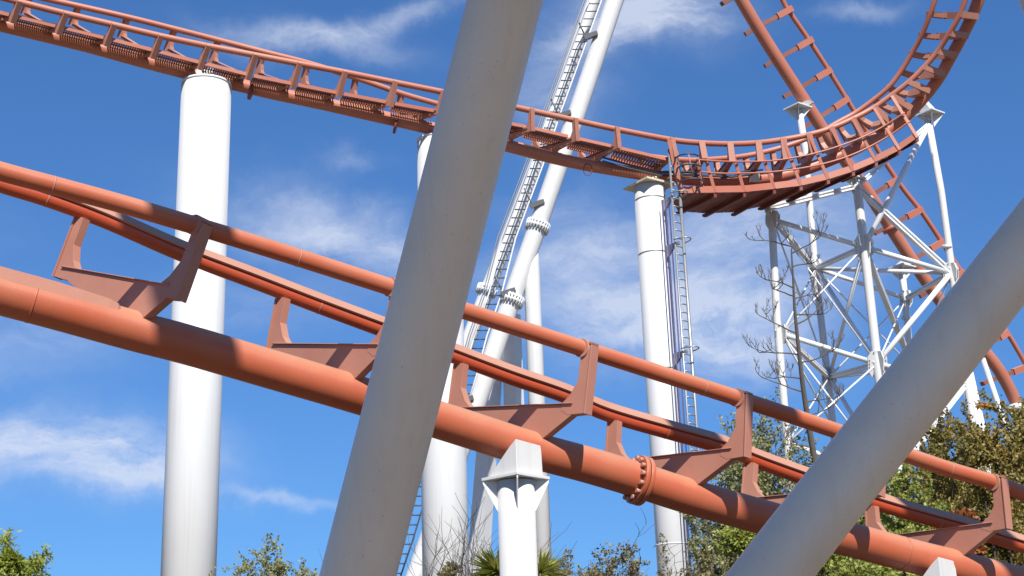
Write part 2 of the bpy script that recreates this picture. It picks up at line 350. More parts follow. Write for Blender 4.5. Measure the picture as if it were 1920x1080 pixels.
# stiffener fin on top of the spine at the left
fin = [(-160, 452), (-60, 482), (0, 499), (110, 529), (205, 560), (222, 569), (230, 586), (236, 604)]
m = MB(); low = [(-160, 500), (-60, 532), (0, 551), (110, 580), (205, 607), (222, 612), (230, 614), (236, 616)]
for i in range(len(fin) - 1):
    q = [P(*fin[i], zn(fin[i][0] + 115) - .02), P(*fin[i + 1], zn(fin[i + 1][0] + 115) - .02), P(*low[i + 1], zn(low[i + 1][0] + 115) - .10), P(*low[i], zn(low[i][0] + 115) - .10)]
    m.prism(q, FW * .025)
m.build('stiffener_plate', 'orange_tie', lt)
# bolted flange
c = P(1200, 901, zn(1315) + .08); ax = (P(1260, 919, zn(1375) + .08) - P(1140, 883, zn(1255) + .08)).normalized()
m = MB(); ring(m, c - ax * .035, ax, .295, .055, 40); ring(m, c + ax * .03, ax, .295, .055, 40); fl = m.build('flange', 'orange_near', lt, bevel=.008)
bolts(fl, 'orange_tie', c - ax * .085, ax, .25, 14, .03, .055)
for x in (60, 745, 1690):
    pa = at_x(spn, x); pb = at_x(spn, x + 10); m = MB(); ring(m, pa, pb - pa, SR + .004, .02, 40); m.build('weld_seam', 'orange_near', lt)
for path, xs in ((r1, (100, 560, 1320, 1780)), (r2, (90, 600, 1250, 1760))):
    for x in xs:
        pa = at_x(path, x); pb = at_x(path, x + 10); m = MB(); ring(m, pa, pb - pa, RR + .003, .014, 28); m.build('weld_seam', 'orange_tie', lt)

def track_support(label, px, py_plate, py_top, z, rpx, group):
    c = P(px, py_plate, z); base = ground_of(c); r = rpx / F * z
    t = thing('track_support_column', label, 'support column', base, group)
    sh = MB().tube([base, c + Vector((0, 0, -.03))], r, 48).build('shaft', 'white_paint', t)
    m = MB(); ring(m, base + Vector((0, 0, (c.z) * .35)), Vector((0, 0, 1)), r + .004, .018, 48); m.build('weld_seam', 'white_steel', sh)
    ang = R(48); ex = Vector((math.cos(ang), math.sin(ang), 0)); ey = Vector((-math.sin(ang), math.cos(ang), 0))
    hw = r * 1.30
    m = MB(); m.prism([c + ex * hw * a + ey * hw * b for a, b in ((-1, -1), (1, -1), (1, 1), (-1, 1))], Vector((0, 0, .035))); pl = m.build('cap_plate', 'white_paint', t, bevel=.004)
    m = MB()
    for dx, dy in ((1, 1), (1, -1), (-1, 1), (-1, -1)):
        dv = (ex * dx + ey * dy).normalized(); o = c - Vector((0, 0, .02)); sd_ = dv.cross(Vector((0, 0, 1)))
        m.prism([o + dv * (r - .01), o + dv * hw * 1.36, o + dv * (hw * 1.36) - Vector((0, 0, .03)), o + dv * (r - .01) - Vector((0, 0, r * 1.75))], sd_ * .016)
        m.build('gusset', 'white_paint', t); m = MB()
    H = (py_plate - py_top) / F * z * 1.04
    k = hw * .80; z0 = c + Vector((0, 0, .02)); z1 = Vector((0, 0, H))
    fr = -ex * k - ey * k; lf = -ex * k + ey * k; rt = ex * k - ey * k; bk = ex * k + ey * k
    m = MB(); m.hull_quad([z0 + fr, z0 + rt, z0 + bk, z0 + lf], [z0 + fr + z1, z0 + rt * .97 + z1 * .94, z0 + bk * .6 + z1 * .5, z0 + fr.lerp(lf, .22) + z1 * .82])
    m.build('saddle', 'white_paint', t, bevel=.006)
    return t
track_support('short white column with a square cap plate holding up the near orange track, centre', 967, 898, 838, 16.1, 35, 'columns under the near track')
track_support('white bracket head under the near orange track at the lower right', 1752, 1118, 1056, 17.7, 33, 'columns under the near track')

# pipes added outside the frame to cast shadow patches on the near track
def caster(pa, pb, dist, r, length, k=None):
    v = pa - pb; kk = -v.z / SUN.z; Dh = (v + SUN * kk).normalized()
    c = (pa + pb) / 2 + SUN * dist
    return c - Dh * length / 2, c + Dh * length / 2, r
for xa, xb_, dist, r, ln, lab in ((357, 297, 13, .43, 8, 'white shadow-casting pipe added outside the frame above the upper left'), (1438, 1300, 13, .36, 8, 'white shadow-casting pipe added outside the frame above the right'), (1985, 1790, 13, .75, 9, 'white shadow-casting pipe added outside the frame above the far right')):
    pa = at_x(r1, xa); pb = at_x(r2, xb_); A_, B_, r_ = caster(pa, pb, dist, r, ln)
    t = thing('shadow_pipe', lab, 'pipe', A_); MB().tube([A_, B_], r_, 32).build('tube', 'white_paint', t)

# ------------------------------------------------------------------ upper (far) track
def zu(x):
    K = [(-200, 37), (0, 38), (400, 40), (1250, 44), (1450, 46), (1650, 46.6), (1750, 46.2), (1850, 45)]
    for (a, b), (c, d) in zip(K, K[1:]):
        if x <= c: return b + (d - b) * (x - a) / (c - a)
    return K[-1][1]
# stations: near rail, far rail, spine (photo pixels)
ST = [((-140, -42), (-200, -50), (-185, -2)), ((-55, -20), (-115, -45), (-100, 20)), ((33, 3), (-30, -30), (-12, 43)), ((120, 25), (60, -8), (75, 64)), ((210, 46), (150, 12), (165, 86)), ((298, 67), (242, 33), (255, 111)), ((387, 86), (330, 55), (342, 134)), ((475, 103), (412, 76), (430, 155)),
      ((558, 119), (497, 98), (515, 175)), ((643, 135), (580, 119), (600, 193)), ((737, 154), (670, 147), (692, 214)), ((827, 172), (755, 176), (780, 234)), ((910, 189), (838, 200), (865, 254)),
      ((993, 207), (920, 224), (950, 273)), ((1075, 225), (1005, 246), (1035, 295)), ((1153, 242), (1090, 268), (1115, 312)), ((1257, 262), (1205, 291), (1230, 330)), ((1313, 268), (1285, 300), (1300, 337)),
      ((1367, 270), (1345, 298), (1355, 340)), ((1420, 268), (1400, 292), (1410, 338)), ((1467, 262), (1450, 281), (1462, 331)), ((1515, 253), (1495, 267), (1515, 316)), ((1557, 241), (1535, 250), (1565, 297)), ((1597, 224), (1572, 229), (1612, 275)),
      ((1637, 203), (1605, 211), (1660, 248)), ((1670, 180), (1640, 186), (1700, 217)), ((1703, 155), (1667, 163), (1733, 182)), ((1732, 127), (1690, 133), (1760, 147)), ((1758, 97), (1710, 100), (1782, 108)), ((1780, 63), (1729, 65), (1803, 70)), ((1800, 27), (1744, 26), (1822, 32)), ((1814, -15), (1758, -15), (1838, -10)), ((1824, -60), (1768, -60), (1850, -55)), ((1830, -110), (1774, -110), (1856, -110))]
ut = thing('curved_coaster_track', 'distant orange track curling up at the right, with a grated walkway', 'coaster track', ground_of(P(1222, 340, 44)))
def dz_far(x): return 1.15 if x < 1300 else 1.15 - min(1, (x - 1300) / 500) * .2
sN = [(n[0], n[1], zu(n[0])) for n, f, s in ST]; sF = [(f[0], f[1], zu(n[0]) + dz_far(n[0])) for n, f, s in ST]; sS = [(s[0], s[1], zu(n[0]) + .6 + (.35 if n[0] > 1600 else 0)) for n, f, s in ST]
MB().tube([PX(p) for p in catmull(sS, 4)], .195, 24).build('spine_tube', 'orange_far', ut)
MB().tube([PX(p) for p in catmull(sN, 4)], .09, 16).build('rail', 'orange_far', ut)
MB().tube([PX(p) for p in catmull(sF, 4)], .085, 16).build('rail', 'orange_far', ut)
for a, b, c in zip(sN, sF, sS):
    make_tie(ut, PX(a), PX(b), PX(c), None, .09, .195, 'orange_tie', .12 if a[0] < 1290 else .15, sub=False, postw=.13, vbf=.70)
# walkway grating beside the spine (one panel between two ties)
WT = [(-160, -16), (23, 29), (110, 50), (200, 72), (290, 95), (378, 118), (470, 141), (553, 158), (638, 175), (733, 193), (822, 209), (905, 222), (988, 238), (1070, 257), (1150, 275), (1255, 300)]
WB = [(-168, -2), (18, 43), (103, 65), (192, 88), (282, 111), (370, 134), (460, 154), (545, 170), (630, 187), (725, 204), (815, 220), (897, 236), (975, 254), (1058, 275), (1138, 293), (1235, 322)]
for i in range(len(WT) - 1):
    za = zu(WT[i][0]) + .1; zb = zu(WT[i + 1][0]) + .1
    A0, A1 = P(*WT[i], za), P(*WT[i + 1], zb); B0, B1 = P(*WB[i], za + .65), P(*WB[i + 1], zb + .65)
    e = (A1 - A0).normalized(); A0, B0 = A0 + e * .09, B0 + e * .09; A1, B1 = A1 - e * .09, B1 - e * .09
    upv = (A1 - A0).cross(B0 - A0).normalized();  upv = upv if upv.z > 0 else -upv
    m = MB(); m.beam(A0, A1, .05, .10, up=upv); m.beam(B0, B1, .05, .09, up=upv)
    fr = m.build('walkway_panel', 'orange_far', ut)
    m = MB(); nb = 17
    for k in range(nb + 1):
        t_ = (k + .5) / (nb + 1); a_, b_ = A0.lerp(A1, t_), B0.lerp(B1, t_); m.beam(a_ - upv * .01, b_ - upv * .01, .032, .07, up=upv)
    for q in (.33, .66): m.beam(A0.lerp(B0, q) - upv * .045, A1.lerp(B1, q) - upv * .045, .03, .03, up=upv)
    m.build('grating', 'orange_walk', fr)
# maintenance platform with railing
PP = [((1255, 262), (1277, 362)), ((1315, 268), (1341, 361)), ((1369, 270), (1396, 360)), ((1422, 268), (1452, 354)), ((1469, 262), (1502, 348)), ((1517, 253), (1553, 336)), ((1559, 241), (1600, 321)), ((1599, 224), (1643, 303)), ((1639, 203), (1687, 281)), ((1672, 180), (1720, 258))]
pt = [(t_[0], t_[1], zu(t_[0]) - .12) for t_, b_ in PP]; pb = [(b_[0], b_[1], zu(b_[0]) - .55) for t_, b_ in PP]
FE = [(1262, 380), (1272, 395), (1322, 399), (1376, 397), (1427, 386), (1480, 371), (1532, 352), (1582, 333), (1632, 309), (1672, 284)]
dz = [1.0, 2.0, 2.2, 2.1, 1.9, 1.7, 1.5, 1.3, 1.1, .9]
for i in range(len(pb) - 1):
    a, b = pb[i], pb[i + 1]
    A0, A1 = PX(a), PX(b); B0, B1 = P(*FE[i], a[2] + dz[i]), P(*FE[i + 1], b[2] + dz[i + 1])
    plat = MB()
    for q0, q1 in ((.0, .29), (.335, .63), (.675, .96)):
        plat.prism([A0.lerp(A1, q0), A0.lerp(A1, q1), B0.lerp(B1, q1), B0.lerp(B1, q0)], Vector((0, 0, .04)))
    pf_ = plat.build('floor_panel', 'dark_red', ut)
    m = MB(); dn = Vector((0, 0, -.03)); dd_ = Vector((0, 0, -.16)); ou = (B1 - A1).normalized() * .12
    m.prism([A1 + dn, B1 + dn + ou, B1 + dd_ * .6 + ou, B1 + dd_, A1 + dd_], (A1 - A0).normalized() * .10); m.build('joist', 'dark_red', pf_)
    m = MB(); u = Vector((0, 0, .11)); e = (A1 - A0) * .015
    m.prism([A0 + e, A1 - e, A1 - e + u * 2, A0 + e + u * 2], FW * .03); m.build('fascia_board', 'orange_far', ut)
for i, (a, b) in enumerate(zip(pt, pb)):
    m = MB(); m.beam(PX(a), PX(b), .10 if i else .14, .06, up=FW); m.build('railing_post', 'orange_far', ut)
for q in (((1306, 299), (1341, 302), (1384, 303), (1440, 302), (1487, 296), (1530, 287), (1576, 273), (1620, 256), (1660, 235), (1697, 211)), ((1312, 322), (1347, 325), (1390, 325), (1440, 323), (1493, 317), (1540, 308), (1585, 295), (1627, 277), (1668, 254), (1707, 227))):
    pp = [(x, y, zu(x) - .42) for x, y in q]; MB().tube([PX(p) for p in catmull(pp, 4)], .03, 8).build('handrail', 'orange_far', ut)
m = MB(); m.beam(P(1306, 299, 44.0), P(1318, 350, 43.9), .05, .05); m.build('railing_post', 'orange_far', ut)
# utility ducts and brackets lying along the spine
m = MB()
for off in (0, 7): m.tube([P(x, y + off, zu(x) + .35) for x, y in ((1130, 295), (1180, 309), (1235, 322), (1310, 322), (1370, 325), (1430, 318))], .035, 6)
m.build('conduit', 'dark_steel', ut)
for x, y in ((1102, 318), (1382, 338), (1625, 266)):
    m = MB(); c_ = P(x, y, zu(x) + .5); m.tube([c_ + RT * .13 * math.cos(a_ / 12 * math.tau) + UP * .17 * math.sin(a_ / 12 * math.tau) * 1.1 for a_ in range(13)], .014, 5); m.build('pipe_clamp', 'dark_red', ut)
for x, y in ((470, 172), (742, 236)):
    c_ = P(x, y, zu(x) + .55); m = MB(); ring(m, c_, P(x + 20, y + 5, zu(x) + .56) - c_, .235, .07, 20); m.build('flange', 'dark_red', ut)
for x, y, w in ((1415, 333, .32),):
    c_ = P(x, y, zu(x) + .3); MB().beam(c_ - RT * w / 2, c_ + RT * w / 2, .03, .3, up=UP).build('notice_panel', 'cream_paint', ut)

# columns of the upper track -------------------------------------------------
def round_column(label, px, py, z, rpx, seams=(), group='white columns under the distant track', name='support_column', plate=None, saddle=.35, rmul=1.0, topmat='white_paint'):
    c = P(px, py, z); base = ground_of(c); r = rpx / F * z
    t = thing(name, label, 'support column', base, group)
    sh = MB().tube([base, base.lerp(c, .5), c], r, 56).build('shaft', 'white_paint', t)
    for fr_ in seams:
        m = MB(); ring(m, base.lerp(c, fr_), Vector((0, 0, 1)), r + .008, .035, 56); m.build('weld_seam', 'galvanised' if fr_ > .5 else 'white_steel', sh)
    if plate == 'round':
        m = MB(); ring(m, c + Vector((0, 0, .035)), Vector((0, 0, 1)), r * 1.02, .07, 56); m.build('cap_plate', 'white_steel', t)
    if plate == 'square':
        m = MB(); hw = r * 1.18; ang = R(35); ex = Vector((math.cos(ang), math.sin(ang), 0)); ey = Vector((-math.sin(ang), math.cos(ang), 0))
        m.prism([c + Vector((0, 0, .04)) + ex * hw * a + ey * hw * b for a, b in ((-1, -1), (1, -1), (1, 1), (-1, 1))], Vector((0, 0, .06))); m.build('cap_plate', topmat, t)
    m = MB(); ex = Vector((1, 0, 0)); k = saddle; z0 = c + Vector((0, 0, .08)); H = .42
    m.hull_quad([z0 + Vector((k * a, k * b, 0)) for a, b in ((-1, -1), (1, -1), (1, 1), (-1, 1))], [z0 + Vector((k * .6 * a, k * .6 * b, H)) for a, b in ((-1, -1), (1, -1), (1, 1), (-1, 1))])
    m.build('saddle', topmat, t)
    return t, c, r
round_column('widest smooth white column at the left, holding the distant track', 387, 163, 40.6, 46, (.28,), plate='round')
round_column('white column mostly hidden behind the thick grey diagonal tube', 822, 268, 42.9, 40, (.3,), plate='round')
_, cR, rR = round_column('white column with ring seams and a caged ladder, right of centre', 1218, 352, 44.6, 29.5, (.38, .67, .875, .975), plate='square', topmat='cream_paint', saddle=.3)

# ladder on that column
def ladder(label, pts, halfpx, step, z, mat, rungmat=None, rr_=.03, cage=False, group=None, extra=()):
    ps = [P(x, y, z(x, y) if callable(z) else z) for x, y in pts]
    t = thing('access_ladder', label, 'ladder', ps[-1], group)
    hw = halfpx / F * (z if not callable(z) else z(*pts[0]))
    sidev = RT
    L_ = [p - sidev * hw for p in ps]; R_ = [p + sidev * hw for p in ps]
    MB().tube(L_, rr_, 8).build('side_rail', mat, t); MB().tube(R_, rr_, 8).build('side_rail', mat, t)
    tot = 0; k = 0; cnt = 0
    for a, b in zip(ps, ps[1:]):
        ln = (b - a).length; s_ = -tot % step
        while s_ < ln and cnt < 95:
            c_ = a.lerp(b, s_ / ln); m = MB(); m.tube([c_ - sidev * hw, c_ + sidev * hw], rr_ * .85, 6); m.build('rung', rungmat or mat, t); s_ += step; cnt += 1
        tot += ln
    return t, ps, hw
zl = 43.6
lx = P(1268, 372, zl); lb = Vector((lx.x, lx.y, 0))
t = thing('access_ladder', 'grey vertical ladder fixed beside the ringed white column', 'ladder', lb)
hw = .17; dv = Vector((.8, .6, 0))
topz = P(1262, 270, zl).z
MB().tube([Vector((lb.x, lb.y, 0)) - dv * hw, Vector((lb.x, lb.y, topz)) - dv * hw], .035, 8).build('side_rail', 'galvanised', t)
MB().tube([Vector((lb.x, lb.y, 0)) + dv * hw, Vector((lb.x, lb.y, topz)) + dv * hw], .05, 8).build('side_rail', 'galvanised', t)
for k in range(80):
    z_ = topz - .3 - k * .26
    if z_ < .2: break
    m = MB(); m.tube([Vector((lb.x, lb.y, z_)) - dv * hw, Vector((lb.x, lb.y, z_)) + dv * hw], .022, 6); m.build('rung', 'galvanised', t)
for y_ in (368, 465, 684):
    c_ = P(1258, y_, zl); c2 = Vector((lb.x, lb.y, c_.z)); inn = Vector((cR.x, cR.y, c_.z)); dd = (inn - c2).normalized(); m = MB()
    m.beam(c2, inn - dd * rR * .9, .09, .09); sd_ = dd.cross(Vector((0, 0, 1)))
    m.prism([inn - dd * rR * .95, inn - dd * (rR + .45), inn - dd * rR * .95 - Vector((0, 0, .45))], sd_ * .08)
    pts_ = [c2 - sd_ * .25 * math.cos(q / 8 * math.pi) - dd * .42 * math.sin(q / 8 * math.pi) + Vector((0, 0, .05)) for q in range(9)]; m.tube(pts_, .022, 6)
    m.build('wall_bracket', 'galvanised', t)
cb = thing('cable_run', 'thin violet-grey cables running down between column and ladder', 'cable', (lb.x - .3, lb.y, 0))
for o_ in (-.42, -.32, -.22):
    MB().tube([Vector((lb.x + o_, lb.y + .1, 0)), Vector((lb.x + o_, lb.y + .1, P(1260, 372, zl).z))], .02, 6).build('cable', 'violet_cable', cb)
cg = thing('ladder_cage', 'three dark hoops of the safety cage at the ladder top', 'ladder cage', P(1290, 345, 43.6))
for y_ in (298, 317, 344):
    c_ = P(1288 + (y_ - 298) * .2, y_, 43.7); m = MB(); pts_ = [c_ + Vector((.37 * math.cos(a_), .42 * math.sin(a_), 0)) for a_ in [k / 20 * math.tau for k in range(21)]]; m.tube(pts_, .028, 6)
    m.build('hoop', 'dark_steel', cg)
for a_ in (-2.6, -1.57, -.5):
    m = MB(); q0 = P(1288, 298, 43.7) + Vector((.37 * math.cos(a_), .42 * math.sin(a_), 0)); q1 = P(1297, 344, 43.7) + Vector((.37 * math.cos(a_), .42 * math.sin(a_), 0)); m.tube([q0, q1], .02, 6); m.build('cage_bar', 'orange_far', cg)

# ------------------------------------------------------------------ leaning ladder tower (centre)
ZL = 60
def upright(z, py): c_ = math.cos(PITCH); return z * c_ / (c_ - (540 - py) / F * math.sin(PITCH))
def PT(x, y, z): return P(x, y, upright(z, y))
lw = thing('leaning_support_leg', 'tall white leaning pipe with bolted collars, right of its twin', 'support leg', ground_of(P(780, 1080, ZL)), 'tall leaning white pipes in the centre')
line = [PT(x, y, ZL) for x, y in ((1250, -280), (1153, 0), (1084, 205), (1015, 405), (959, 562), (893, 758), (780, 1080), (715, 1265))]
leg1 = MB().tube(line, .40, 32).build('pipe', 'white_paint', lw)
def collar(par, px, py, r, ax, n=22):
    c_ = PT(px, py, ZL); m = MB(); ring(m, c_ - ax * .06, ax, r * 1.28, .11, 36); ring(m, c_ + ax * .12, ax, r * 1.28, .11, 36); fl_ = m.build('collar', 'white_paint', par)
    bolts(fl_, 'white_steel', c_ - ax * .02, ax, r * 1.2, n, .05, .42)
ax1 = (line[1] - line[5]).normalized()
collar(lw, 1008, 424, .40, ax1); collar(lw, 959, 562, .40, ax1); collar(lw, 1069, 250, .395, ax1) if False else None
for x, y in ((1022, 383), (968, 548), (889, 750), (1122, 68), (1072, 216)):
    c_ = PT(x - 12, y, ZL - .25); m = MB(); m.prism([c_ - RT * .42 + UP * .02, c_ + RT * .2 + UP * .22, c_ + RT * .26 + UP * .05, c_ - RT * .3 - UP * .18], FW * .5)
    m.tube([c_ - RT * .3, c_ - RT * .62 + UP * .7], .035, 6); m.build('ladder_bracket', 'dark_grey', lw)
l2 = thing('leaning_support_leg', 'slimmer white leaning pipe behind the sloping ladder', 'support leg', ground_of(P(705, 1080, ZL + 1)), 'tall leaning white pipes in the centre')
line2 = [PT(x, y, ZL + 1.2) for x, y in ((1205, -280), (1112, 0), (1010, 295), (935, 490), (905, 567), (800, 838), (707, 1080), (640, 1255))]
MB().tube(line2, .31, 28).build('pipe', 'white_paint', l2)
c_ = PT(912, 545, ZL + 1.2); ax2 = (line2[1] - line2[5]).normalized(); m = MB(); ring(m, c_ - ax2 * .06, ax2, .43, .12, 30); ring(m, c_ + ax2 * .1, ax2, .43, .12, 30); fl_ = m.build('collar', 'white_paint', l2)
bolts(fl_, 'white_steel', c_, ax2, .41, 18, .05, .38)
def lad2(pts, mat, label, rung):
    t, ps, hw_ = ladder(label, pts, 11, .40, lambda x, y: upright(ZL - .3, y), mat, rung, .034, group='sloping ladders of the leaning pipes')
    for o_ in (-1.9, -1.0 - .55): MB().tube([p - RT * hw_ * -o_ * 1.0 - FW * .5 for p in ps], .025, 6).build('cage_bar', 'galvanised', t)
lad2([(1128, -20), (1117, 0), (1042, 205), (1007, 308), (955, 447), (929, 549), (901, 630), (882, 702), (862, 765)], 'white_steel', 'long grey sloping ladder between the two leaning white pipes', 'dark_steel')
lad2([(802, 895), (779, 960), (762, 1015), (740, 1080)], 'dark_steel', 'foot of a sloping ladder, coloured dark for its shade, left of a white column, near the bare twigs', 'dark_steel')  # shade on the ladder foot is put into its dark colour
# vertical leg branching off
c_ = PT(996, 478, ZL + .1); b_ = ground_of(c_)
t = thing('tower_column', 'white vertical column branching down from the leaning pipe', 'support column', b_)
MB().tube([b_, c_ - Vector((0, 0, .4)), c_ + Vector((.1, 0, .5))], [.37, .34, .2], 32).build('shaft', 'white_paint', t)
for (xt, yt, xb, w, lab) in ((958, 590, 975, .62, 'shaded box column just left of the vertical white column'), (928, 640, 895, .62, 'shaded box column behind the leaning pipe, left of another')):
    top = P(xt, yt, ZL + 3); bt = P(xb, 1080, ZL + 3); e = bt - top; bot = top + e * (top.z / -e.z)
    t = thing('box_column', lab, 'support column', bot, 'shaded box columns in the centre')
    m = MB(); ex = Vector((.55, .83, 0)); ey = Vector((-.83, .55, 0))
    m.hull_quad([bot + ex * w / 2 * a * 1.3 + ey * w / 2 * b * 1.3 for a, b in ((-1, -1), (1, -1), (1, 1), (-1, 1))], [top + ex * w / 2 * a + ey * w / 2 * b for a, b in ((-1, -1), (1, -1), (1, 1), (-1, 1))])
    m.build('shaft', 'white_steel', t)

# ------------------------------------------------------------------ far loop track at the right
ZB = 54
def zb(y): return 53 + y / 1080 * 3
lp = thing('looping_coaster_track', 'distant orange track seen from behind, plunging from the top to the lower right', 'coaster track', ground_of(P(1893, 745, ZB)))
LS = [(1290, -190), (1340, -90), (1390, 0), (1440, 83), (1507, 187), (1550, 253), (1597, 318), (1640, 380), (1697, 468), (1760, 560), (1820, 630), (1863, 680), (1886, 716), (1904, 752), (1922, 790)]
LR = [(1385, -180), (1425, -90), (1467, 0), (1480, 22), (1520, 80), (1557, 137), (1590, 190), (1625, 245), (1657, 300), (1695, 356), (1730, 400), (1768, 457), (1803, 510), (1850, 570), (1888, 623), (1920, 677), (1950, 730), (1965, 780)]
LSp = [PX((x, y, zb(y))) for x, y in catmull(LS, 4)]; LRp = [PX((x, y, zb(y) + 1.3)) for x, y in catmull(LR, 4)]
MB().tube(LSp, .235, 24).build('spine_tube', 'orange_far', lp)
MB().tube(LRp, .095, 14).build('rail', 'orange_far', lp)
LL = [(x - 3, y - 2, zb(y) + 1.6) for x, y in LS]; MB().tube([PX(p) for p in catmull(LL, 4)], .095, 14).build('rail', 'orange_far', lp)
for (a, b) in (((1440, -42), (1352, 8)), ((1483, 17), (1397, 64)), ((1521, 75), (1434, 124)), ((1556, 132), (1469, 182)), ((1589, 186), (1505, 240)), ((1630, 250), (1560, 296)), ((1680, 338), (1625, 372)), ((1727, 393), (1640, 438)), ((1768, 453), (1690, 500)), ((1806, 511), (1725, 556)), ((1850, 566), (1775, 610)), ((1889, 624), (1838, 655)), ((1925, 688), (1840, 720))):
    z_ = zb(a[1]); A_, B_ = P(*a, z_ + 1.2), P(*b, z_ + .75); m = MB(); m.beam(A_, B_, .16, .16, up=FW); t_ = m.build('crosstie', 'orange_walk', lp)
    m = MB(); d_ = (A_ - B_); m.beam(A_ - d_ * .3, A_ + d_ * .02, .24, .24, up=FW); m.build('rail_bracket', 'orange_far', t_)
c_ = P(1672, 428, zb(428)); m = MB(); ring(m, c_, P(1697, 468, ZB) - c_, .36, .14, 26); m.build('flange', 'orange_far', lp)

# ------------------------------------------------------------------ lattice tower
ZT = 47.3
tw = thing('lattice_tower', 'white steel lattice tower of pipes, rods and gusset plates under the curling track', 'tower', ground_of(P(1620, 1000, ZT)))
def Z(n): return {'f': ZT, 'a': ZT - .5, 'd': ZT + 3.8, 'e': ZT + 4.8, 'c': ZT + 1.0}[n]
def upright(z, py): c_ = math.cos(PITCH); return z * c_ / (c_ - (540 - py) / F * math.sin(PITCH))
def PT(x, y, z): return P(x, y, upright(z, y))
def leg(pts, k, rpx):
    ps = [PT(x, y, Z(k)) for x, y in pts]; d_ = ps[-1] - ps[-2]; ps.append(ps[-1] + d_ * (ps[-1].z / -d_.z)); r = rpx / F * Z(k)
    return MB().tube(ps, r, 20).build('leg', 'white_paint', tw)
lA = leg([(1434, 378), (1447, 410), (1457, 600), (1479, 860)], 'a', 7.2)
lB = leg([(1603, 338), (1608, 360), (1620, 460), (1645, 680), (1672, 900)], 'f', 8.5)
lC = leg([(1741, 228), (1765, 360), (1784, 500), (1816, 740)], 'c', 6.7)
lD = leg([(1499, 208), (1510, 282), (1518, 380), (1529, 510), (1552, 705), (1562, 800)], 'd', 6.6)
lE = leg([(1691, 505), (1697, 560), (1704, 640), (1722, 800)], 'e', 6.2)
def mem(a, b, ka, kb, kind='tube', rpx=4.6):
    A_, B_ = PT(*a, Z(ka)), PT(*b, Z(kb)); w = rpx / F * ZT
    if kind == 'tube': MB().tube([A_, B_], w, 12).build('brace', 'white_steel', tw)
    elif kind == 'beam': MB().ibeam(A_, B_, w * 1.9, w * 2.1, .05).build('brace', 'white_steel', tw)
    else: MB().tube([A_, B_], .032, 6).build('tie_rod', 'white_steel', tw)
n = dict(A0=(1443, 390), A1=(1449, 412), B0=(1606, 350), B1=(1620, 463), C0=(1742, 232), C1=(1783, 512), D1=(1530, 503), E1=(1699, 560), A2=(1466, 626), B2=(1645, 682), D2=(1555, 707), E2=(1712, 690), A3=(1477, 830), B3=(1672, 900), D3=(1562, 800), C2=(1812, 720))
kz = dict(A='a', B='f', C='c', D='d', E='e')
for a, b, kind, r in (('A0', 'B0', 'beam', 4.5), ('A1', 'B1', 'tube', 4.6), ('A1', 'D1', 'beam', 4.2), ('D1', 'B1', 'beam', 4.2), ('B1', 'C1', 'tube', 5), ('D1', 'C1', 'tube', 4.2), ('D1', 'E1', 'tube', 4.4), ('E1', 'C1', 'beam', 4.2),
                      ('B1', 'C0', 'tube', 5.6), ('B0', 'C1', 'beam', 5.2), ('B0', 'C0', 'beam', 4), ('C1', 'B2', 'tube', 5.4), ('A2', 'B2', 'tube', 4.8), ('A2', 'D2', 'beam', 4.2), ('D2', 'B2', 'beam', 4.2), ('D1', 'B2', 'tube', 4.4), ('B1', 'D2', 'tube', 3.6),
                      ('B1', 'E2', 'beam', 5.0), ('D2', 'E2', 'tube', 4.2), ('D1', 'A0', 'rod', 1), ('E1', 'D2', 'rod', 1), ('D1', 'E2', 'rod', 1), ('B1', 'A2', 'rod', 1), ('A1', 'D2', 'rod', 1), ('A1', 'B2', 'rod', 1), ('D1', 'A2', 'rod', 1), ('C1', 'E2', 'rod', 1), ('B2', 'E1', 'rod', 1), ('A2', 'B3', 'rod', 1), ('B2', 'A3', 'rod', 1), ('D2', 'B3', 'tube', 4.4), ('A2', 'D3', 'rod', 1), ('D2', 'A3', 'rod', 1), ('A3', 'B3', 'tube', 4.4), ('B2', 'C2', 'tube', 4.4), ('C2', 'B3', 'beam', 4), ('E2', 'C2', 'tube', 4)):
    mem(n[a], n[b], kz[a[0]], kz[b[0]], kind, r)
D0 = PT(1516, 372, Z('d')); MB().ibeam(PT(1440, 388, Z('a')), D0, .18, .2, .04).build('brace', 'white_steel', tw)
for k, s_ in (('A1', 1.0), ('A2', 1.0), ('B1', 1.35), ('B2', 1.35), ('C1', 1.15), ('D1', 1.1), ('D2', 1.1), ('E1', 1.0), ('B0', .8)):
    c_ = PT(*n[k], Z(kz[k[0]])); m = MB(); w = .27 * s_
    for dv_ in (RT * 1.0 + FW * .35, FW * 1.0 - RT * .35):
        dv_ = dv_.normalized(); q = [(-1, -.55), (-.6, -1.15), (.6, -1.15), (1, -.55), (1, .55), (.6, 1.15), (-.6, 1.15), (-1, .55)]
        m.prism([c_ + dv_ * a * w + UP * b * w for a, b in q], dv_.cross(UP) * .04)
    gp = m.build('gusset_plate', 'white_paint', tw)
    for a, b in ((-.85, .3), (-.85, 0), (-.85, -.3), (.85, .3), (.85, 0), (.85, -.3), (.4, 1), (-.4, 1), (.4, -1), (-.4, -1)):
        p_ = c_ + (RT * 1.0 + FW * .35).normalized() * a * w + UP * b * w; MB().tube([p_ - FW * .05, p_ + FW * .05], .025, 6).build('bolt', 'galvanised', gp)
m = MB(); ring(m, PT(1776, 462, Z('c')), UP, .17, .12, 20); m.build('collar', 'white_paint', lC)
m = MB(); ring(m, PT(1699, 596, Z('e')), UP, .17, .12, 20); m.build('collar', 'white_paint', lE)
